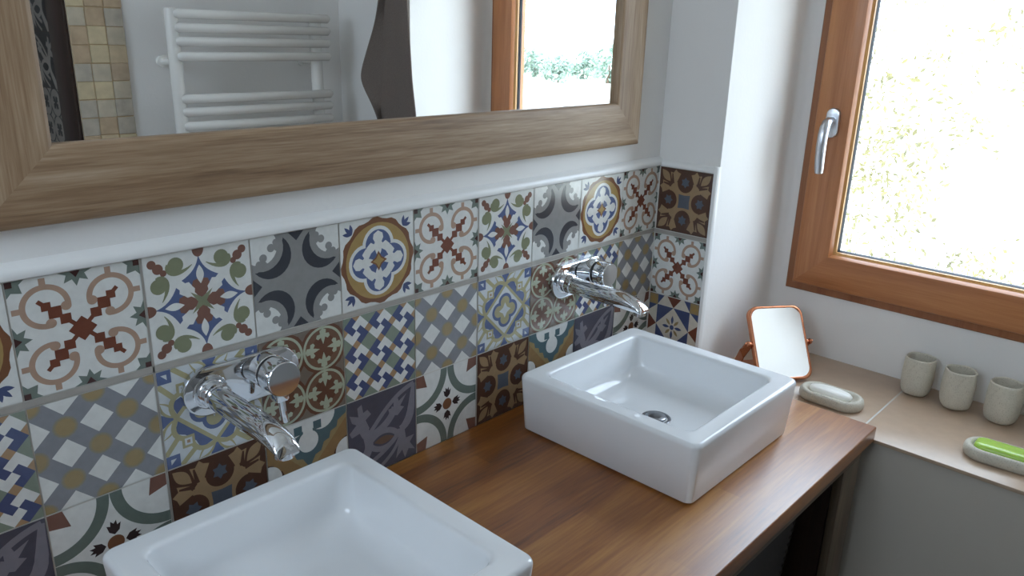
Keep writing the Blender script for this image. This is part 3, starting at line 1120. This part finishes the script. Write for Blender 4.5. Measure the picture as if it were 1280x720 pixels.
def dish(cx, cy):
    bm = new()
    def lp(i, z):
        hy, hx = .475 - i, .275 - i
        return [(q[0], q[1], LED + z) for q in rrect(cx, cy, hx, hy, hx * .98, 14)]
    loft(bm, [lp(.06, 0), lp(.025, .01), lp(.005, .04), lp(0, .09), lp(.012, .14), (lp(.035, .165)), lp(.06, .172), lp(.085, .162), lp(.105, .13), lp(.13, .10), lp(.2, .09)])
    return bm
D1 = (.70, -2.95)
D2 = (.60, -5.28)
d1 = obj('soap_dish', dish(*D1), M['dish_stone'], smooth=60, o=(D1[0], D1[1], LED))
tag(d1, 'oval stone soap dish holding the white soap beside the worktop corner', 'soap dish', 'stone soap dishes')
d2 = copy_tree(d1)
d2.location = W((D2[0], D2[1], LED))
d2.rotation_euler.z = math.radians(4)
tag(d2, 'oval stone soap dish holding the green soap in front of the tumblers', 'soap dish', 'stone soap dishes')
bm = new()
lp = lambda hx, hy, z, e: [(D1[0] - .0 + hx * math.copysign(abs(math.cos(a)) ** e, math.cos(a)), D1[1] + .02 + hy * math.copysign(abs(math.sin(a)) ** e, math.sin(a)), LED + z) for a in [2 * PI * k / 40 for k in range(40)]]
loft(bm, [lp(.06, .2, .096, .9), lp(.12, .29, .105, .9), lp(.148, .325, .135, .9), (lp(.148, .325, .16, .9)), lp(.13, .30, .19, .9), lp(.09, .23, .213, .9), lp(.03, .1, .222, .9)])
tag(obj('soap_bar', bm, M['soap_white'], smooth=70), 'white oval soap bar in the dish beside the copper mirror', 'soap')
bm = new()
lp = lambda hx, hy, z: [(D2[0] + q[0], D2[1] - .01 + q[1], LED + z) for q in rrect(0, 0, hx, hy, hx * .7, 8)]
loft(bm, [lp(.12, .31, .096), lp(.155, .345, .108), lp(.168, .36, .14), lp(.165, .357, .17), lp(.148, .34, .198), lp(.11, .30, .212), lp(.05, .2, .216)])
sg = obj('soap_bar', bm, M['soap_green'], smooth=70)
sg.rotation_euler.z = math.radians(3)
tag(sg, 'translucent green soap bar in the dish near the right picture edge', 'soap')

# copper tilting mirror
ph, th = math.radians(-36), math.radians(33)
w_ = Vector((math.cos(ph), math.sin(ph), 0))
nh = Vector((w_.y, -w_.x, 0))
u_ = Vector((0, 0, math.cos(th))) - nh * math.sin(th)
n_ = nh * math.cos(th) + Vector((0, 0, math.sin(th)))
mc = Vector((1.05, -1.89, .32))
cm = root('vanity_mirror', (mc.x, mc.y, LED))
tag(cm, 'small tilting mirror in a rose copper frame on the window ledge', 'mirror')
MW, MH = .475, .61
def mp(a, b_, d):
    return tuple(mc + w_ * a + u_ * b_ + n_ * d)
bm = new()
lps = []
for ins, d in ((0, -.05), (0, .03), (.006, .04), (.02, .046), (.035, .045), (.042, .036)):
    lps.append([mp(q[0], q[1], d) for q in rrect(0, 0, MW - ins, MH - ins, .16, 8)])
lps = [[mp(q[0], q[1], -.06) for q in rrect(0, 0, MW - .03, MH - .03, .12, 8)]] + lps
loft(bm, lps)
obj('frame', bm, M['copper'], cm, smooth=40)
bm = new()
bm.faces.new([bm.verts.new(mp(q[0], q[1], .0365)) for q in rrect(0, 0, MW - .042, MH - .042, .12, 8)])
obj_raw('glass', bm, M['mirror'], cm, smooth=0)
bm = new()
bk_ = -nh
fo = LED - mc.z + .018
def flat_strip(bm, path, wd, t):
    """a flat band: path of (across, back, height) from the pivots"""
    P = [mc + w_ * a + bk_ * b_ + Vector((0, 0, h)) for a, b_, h in path]
    for s_, t_ in ((1, 1),):
        rr = []
        for i, p in enumerate(P):
            tn = (P[min(i + 1, len(P) - 1)] - P[max(i - 1, 0)]).normalized()
            side = bk_ if abs(tn.dot(bk_)) < .6 else (Vector((0, 0, 1)).cross(tn)).normalized()
            side = (side - tn * side.dot(tn)).normalized()
            up = tn.cross(side)
            rr.append([p + side * wd / 2 + up * t, p - side * wd / 2 + up * t, p - side * wd / 2 - up * t, p + side * wd / 2 - up * t])
        loft(bm, rr)
for sg_ in (-1, 1):
    flat_strip(bm, [(sg_ * (MW + .035), 0.0, .02), (sg_ * (MW + .035), .08, -.08), (sg_ * (MW + .035), .22, -.25), (sg_ * (MW + .02), .36, fo + .05), (sg_ * (MW - .03), .38, fo)], .16, .012)
flat_strip(bm, [(-(MW - .02), .38, fo), (0, .38, fo), (MW - .02, .38, fo)], .34, .012)
obj('stand', bm, M['copper'], cm, smooth=30)
for sg_ in (-1, 1):
    bm = new()
    lathe(bm, tuple(mc + w_ * sg_ * MW), tuple(w_ * sg_), [(.02, -.01), (.02, .05), (.045, .05), (.05, .065), (.04, .09), (.01, .1)], 20)
    obj('pivot_screw', bm, M['copper'], cm)

# ------------------------------------------------------------------ seen in the big mirror
# towel radiator on the front wall
tr = root('towel_radiator', (-2.4, YF, 1.2))
tag(tr, 'white ladder towel radiator reflected in the big mirror', 'radiator')
for xa in (-3.98, -1.0):
    bm = new()
    tube(bm, [(xa, -8.02, 1.2), (xa, -8.02, 5.23), (xa, -8.02, 5.25)], [.12, .12, .10], 20)
    obj('upright', bm, M['enamel'], tr, smooth=40)
for z in (5.15, 4.91, 4.67, 4.41, 3.655, 3.42, 3.16, 2.9, 2.64, 2.0, 1.76, 1.52):
    bm = new()
    tube(bm, [(-3.97, -7.9, z), (-3.94, -7.87, z), (-2.4, -7.85, z), (-.80, -7.87, z), (-.77, -7.9, z)], [.06, .085, .085, .085, .06], 16)
    obj('bar', bm, M['enamel'], tr, smooth=60)
for xa, z in ((-3.98, 4.3), (-1.0, 4.3), (-3.98, 1.8), (-1.0, 1.8)):
    bm = new()
    lathe(bm, (xa, YF, z), (0, 1, 0), [(.11, 0), (.11, .06), (.06, .08), (.06, .5)], 20)
    obj('wall_bracket', bm, M['enamel'], tr)
# bathroom towel on the right-hand wall
bm = new()
rowsz = [8.6, 8.2, 7.4, 6.6, 6.0, 5.53, 5.1, 4.77, 4.4, 4.1, 3.9, 3.65, 3.4, 3.2, 2.8]
left = [-6.22, -6.3, -6.42, -6.5, -6.58, -6.65, -6.8, -6.98, -7.18, -7.33, -7.30, -7.10, -6.90, -6.74, -6.62]
fold = [-6.12, -6.15, -6.22, -6.32, -6.4, -6.45, -6.48, -6.5, -6.53, -6.56, -6.58, -6.61, -6.65, -6.69, -6.6]
right = [-6.0, -5.98, -5.92, -5.85, -5.8, -5.75, -5.71, -5.68, -5.65, -5.63, -5.60, -5.56, -5.52, -5.50, -5.46]
grid = []
for i, z in enumerate(rowsz):
    l, f_, r_ = left[i], fold[i], right[i]
    s_ = min(1, (8.7 - z) / 2.0)
    row = []
    xl, xf, xr = -.12 - .36 * s_, -.12 - .2 * s_, -.12 - .42 * s_
    l, f_, r_ = l + .11 * s_, f_ - .1 * s_, r_ + .15 * s_
    for k in range(9):                                   # lobe swinging out from the wall
        t = k / 8
        row.append((xl + (xf - xl) * t, l + (f_ - l) * t, z))
    for k in range(1, 13):                               # the broad half, with soft pleats
        t = k / 12
        row.append((xf + (xr - xf) * t - .03 * s_ * math.sin(t * 7 + z * .4) * math.sin(PI * t), f_ + (r_ - f_) * t, z))
    grid.append(row)
vv = [[bm.verts.new(q) for q in row] for row in grid]
for a, b_ in zip(vv, vv[1:]):
    for k in range(len(a) - 1):
        bm.faces.new((a[k], a[k + 1], b_[k + 1], b_[k]))
tw = obj('bath_towel', bm, M['towel'], smooth=70)
so = tw.modifiers.new('thick', 'SOLIDIFY'); so.thickness = .008; so.offset = 0
ss = tw.modifiers.new('soft', 'SUBSURF'); ss.levels = 1; ss.render_levels = 2
tag(tw, 'dark taupe bath towel hanging beside the window recess, seen in the mirror', 'towel')
bm = new()
lathe(bm, (0, -6.11, 8.55), (-1, 0, 0), [(.14, 0), (.14, .03), (.05, .05), (.045, .22), (.08, .25), (.08, .28), (.03, .30)], 24)
tag(obj('wall_hook', bm, M['chrome']), 'chrome hook on the wall carrying the taupe towel', 'hook')

# natural stone mosaic and the shower opening
MOS = [tuple(lin(c)) for c in ('#cbb592', '#bfa582', '#c3b79f', '#b9ae9a', '#d0bd97', '#b8a184')]
mo = []
for i, c_ in enumerate(('#c3b091', '#b8a184', '#bcb19c', '#b3aa9b', '#c6b694', '#b5a188')):
    mo.append(mat('travertine_%s' % 'abcdef'[i], c_, .6, var=.14, scale=35, bump=.4, bscale=120))
bm = new()
box(bm, JX, -4.62, YF, YF + .03, -ZF, 8.4, mi=6)
for i in range(3):
    xa = -5.585 + .03 + i * .317
    for j in range(44):
        za = 5.215 - .313 * 10 * 3 + .313 * j + .0
        zb = za + .29
        if za < -ZF or zb > 8.4:
            continue
        jx, jz = random.uniform(-.006, .006), random.uniform(-.006, .006)
        box(bm, max(JX, xa + jx + .004), xa + .309 + jx, YF + .02, YF + .045 + random.uniform(0, .004), za + .002 + jz, zb + .014 + jz, .008, 1, mi=random.randrange(6))
sm = obj('stone_mosaic', bm, mo + [mat('ochre_grout', '#b59c78', .9)], smooth=0)
tag(sm, 'strip of beige tumbled stone mosaic on the wall, seen in the mirror', 'wall tiles')
bm = new(); box(bm, JX - .06, JX, YF - .82, YF - .0, -ZF, 8.4, .01)
struct(obj('trim_3', bm, M['dark_wood']))
bm = new()
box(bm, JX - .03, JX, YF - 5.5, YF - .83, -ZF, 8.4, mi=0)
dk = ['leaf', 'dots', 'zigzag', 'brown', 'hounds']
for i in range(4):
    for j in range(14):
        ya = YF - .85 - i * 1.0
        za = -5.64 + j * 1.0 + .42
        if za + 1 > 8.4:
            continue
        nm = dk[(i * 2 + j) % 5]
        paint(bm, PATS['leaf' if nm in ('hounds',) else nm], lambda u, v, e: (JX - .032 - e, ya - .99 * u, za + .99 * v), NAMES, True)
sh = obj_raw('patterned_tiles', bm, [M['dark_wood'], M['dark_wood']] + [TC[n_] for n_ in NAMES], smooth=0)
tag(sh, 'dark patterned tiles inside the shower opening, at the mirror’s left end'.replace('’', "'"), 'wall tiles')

# ------------------------------------------------------------------ outdoors
ZG = -ZF - 14
bm = new()
NX = 40
gv = [[bm.verts.new((4 + 700 * (i / NX) ** 2, -600 + 1200 * j / NX, ZG + .5 * math.sin(i * 1.3) * math.cos(j) + (0 if i < 3 else 0))) for j in range(NX + 1)] for i in range(NX + 1)]
for i in range(NX):
    for j in range(NX):
        bm.faces.new((gv[i][j], gv[i + 1][j], gv[i + 1][j + 1], gv[i][j + 1]))
struct(obj('ground', bm, M['ground'], smooth=60))


def foliage(bm, c, rad, n, size, squash=.8, clump=26, spread_=.55):
    cl = []
    for _ in range(clump):
        while True:
            p = Vector([random.uniform(-1, 1) for _ in range(3)])
            if p.length <= 1:
                break
        cl.append(Vector((p.x * rad, p.y * rad, p.z * rad * squash)))
    for k in range(n):
        o = random.choice(cl) + Vector([random.gauss(0, rad * spread_ * .22) for _ in range(3)])
        p = Vector(c) + o
        d = Vector([random.gauss(0, 1) for _ in range(3)]).normalized()
        d, u, v = frame_of(d)
        an = random.uniform(0, PI)
        u, v = u * math.cos(an) + v * math.sin(an), v * math.cos(an) - u * math.sin(an)
        s_ = size * random.uniform(.6, 1.3)
        q = [p - u * s_, p - v * s_ * .42 + d * s_ * .12, p + u * s_, p + v * s_ * .42 + d * s_ * .12]
        bm.faces.new([bm.verts.new(x) for x in q])


def tree(name, c, rad, n, size, label, cat, group, lm, squash=.8, clump=26, sp=.55):
    r = root(name, (c[0], c[1], ZG))
    bm = new()
    tube(bm, [(c[0], c[1], ZG - .4), (c[0] + .1 * rad, c[1], (ZG + c[2]) / 2), (c[0], c[1] + .05 * rad, c[2] + rad * .2)], [rad * .07, rad * .05, rad * .02], 10)
    obj('trunk', bm, M['bark'], r, smooth=60)
    bm = new()
    foliage(bm, c, rad, n, size, squash, clump, sp)
    fo_ = obj_raw('foliage', bm, lm, r, smooth=0)
    fo_['kind'] = 'stuff'
    tag(r, label, cat, group)
    return r
tree('garden_tree', (42, 15, 1), 12, 6000, .24, 'sunlit tree just outside the window behind the wooden sash', 'tree', None, M['leaf'], 1.2, 170, .3)
tree('garden_shrub', (52, 1.5, -11), 8, 1100, .26, 'sparse sunlit shrub outside the right part of the window', 'shrub', None, M['leaf'], .6, 40, .35)
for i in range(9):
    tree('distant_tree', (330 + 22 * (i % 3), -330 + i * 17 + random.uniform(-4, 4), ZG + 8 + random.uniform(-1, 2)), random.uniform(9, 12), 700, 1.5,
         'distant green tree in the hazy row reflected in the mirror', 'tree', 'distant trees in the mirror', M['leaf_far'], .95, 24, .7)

# ------------------------------------------------------------------ light
wd = bpy.data.worlds.new('sky')
scene.world = wd
wd.use_nodes = True
nt = wd.node_tree
bg = nt.nodes['Background']
bg.inputs['Color'].default_value = (.70, .82, 1.0, 1)
bg.inputs['Strength'].default_value = 10.0
la = bpy.data.lights.new('window_portal', 'AREA')
la.shape = 'RECTANGLE'
la.size = (WZ1 - WZ0) * T
la.size_y = (WY0 - WY1) * T
la.cycles.is_portal = True
lo = bpy.data.objects.new('window_portal', la)
lo.location = W((RX + .6, (WY0 + WY1) / 2, (WZ0 + WZ1) / 2))
lo.rotation_euler = (0, math.radians(90), 0)
COL.objects.link(lo)
lb = la.copy()
lb.size, lb.size_y = (SZ1 - SZ0) * T, (SY0 - SY1) * T
lbo = bpy.data.objects.new('window_portal', lb)  # portal over the added fill window
lbo.location = W((XL - .5, (SY0 + SY1) / 2, (SZ0 + SZ1) / 2))
lbo.rotation_euler = (0, math.radians(-90), 0)
COL.objects.link(lbo)

# ------------------------------------------------------------------ camera
cd = bpy.data.cameras.new('camera')
cd.sensor_width = 36
cd.lens = 972.493 / 1280 * 36
cd.clip_start = .01
cd.clip_end = 500
co = bpy.data.objects.new('camera', cd)
R = [[0.6855943984, -0.7274944353, 0.0266864660], [-0.2083410823, -0.2312025934, -0.9503364427], [0.6975344538, 0.6459854545, -0.3100781809]]
mw = Matrix(((R[0][0], -R[1][0], -R[2][0]), (R[0][1], -R[1][1], -R[2][1]), (R[0][2], -R[1][2], -R[2][2]))).to_4x4()
mw.translation = W((-10.528, -6.678, 4.957))
co.matrix_world = mw
COL.objects.link(co)
scene.camera = co

scene.view_settings.view_transform = 'Standard'
scene.view_settings.look = 'None'
scene.view_settings.exposure = 0
scene.view_settings.gamma = 1
scene.view_settings.use_curve_mapping = False
scene.cycles.use_denoising = True
scene.cycles.max_bounces = 12
scene.cycles.diffuse_bounces = 6
scene.cycles.glossy_bounces = 6
scene.cycles.transparent_max_bounces = 12
scene.cycles.sample_clamp_indirect = 8
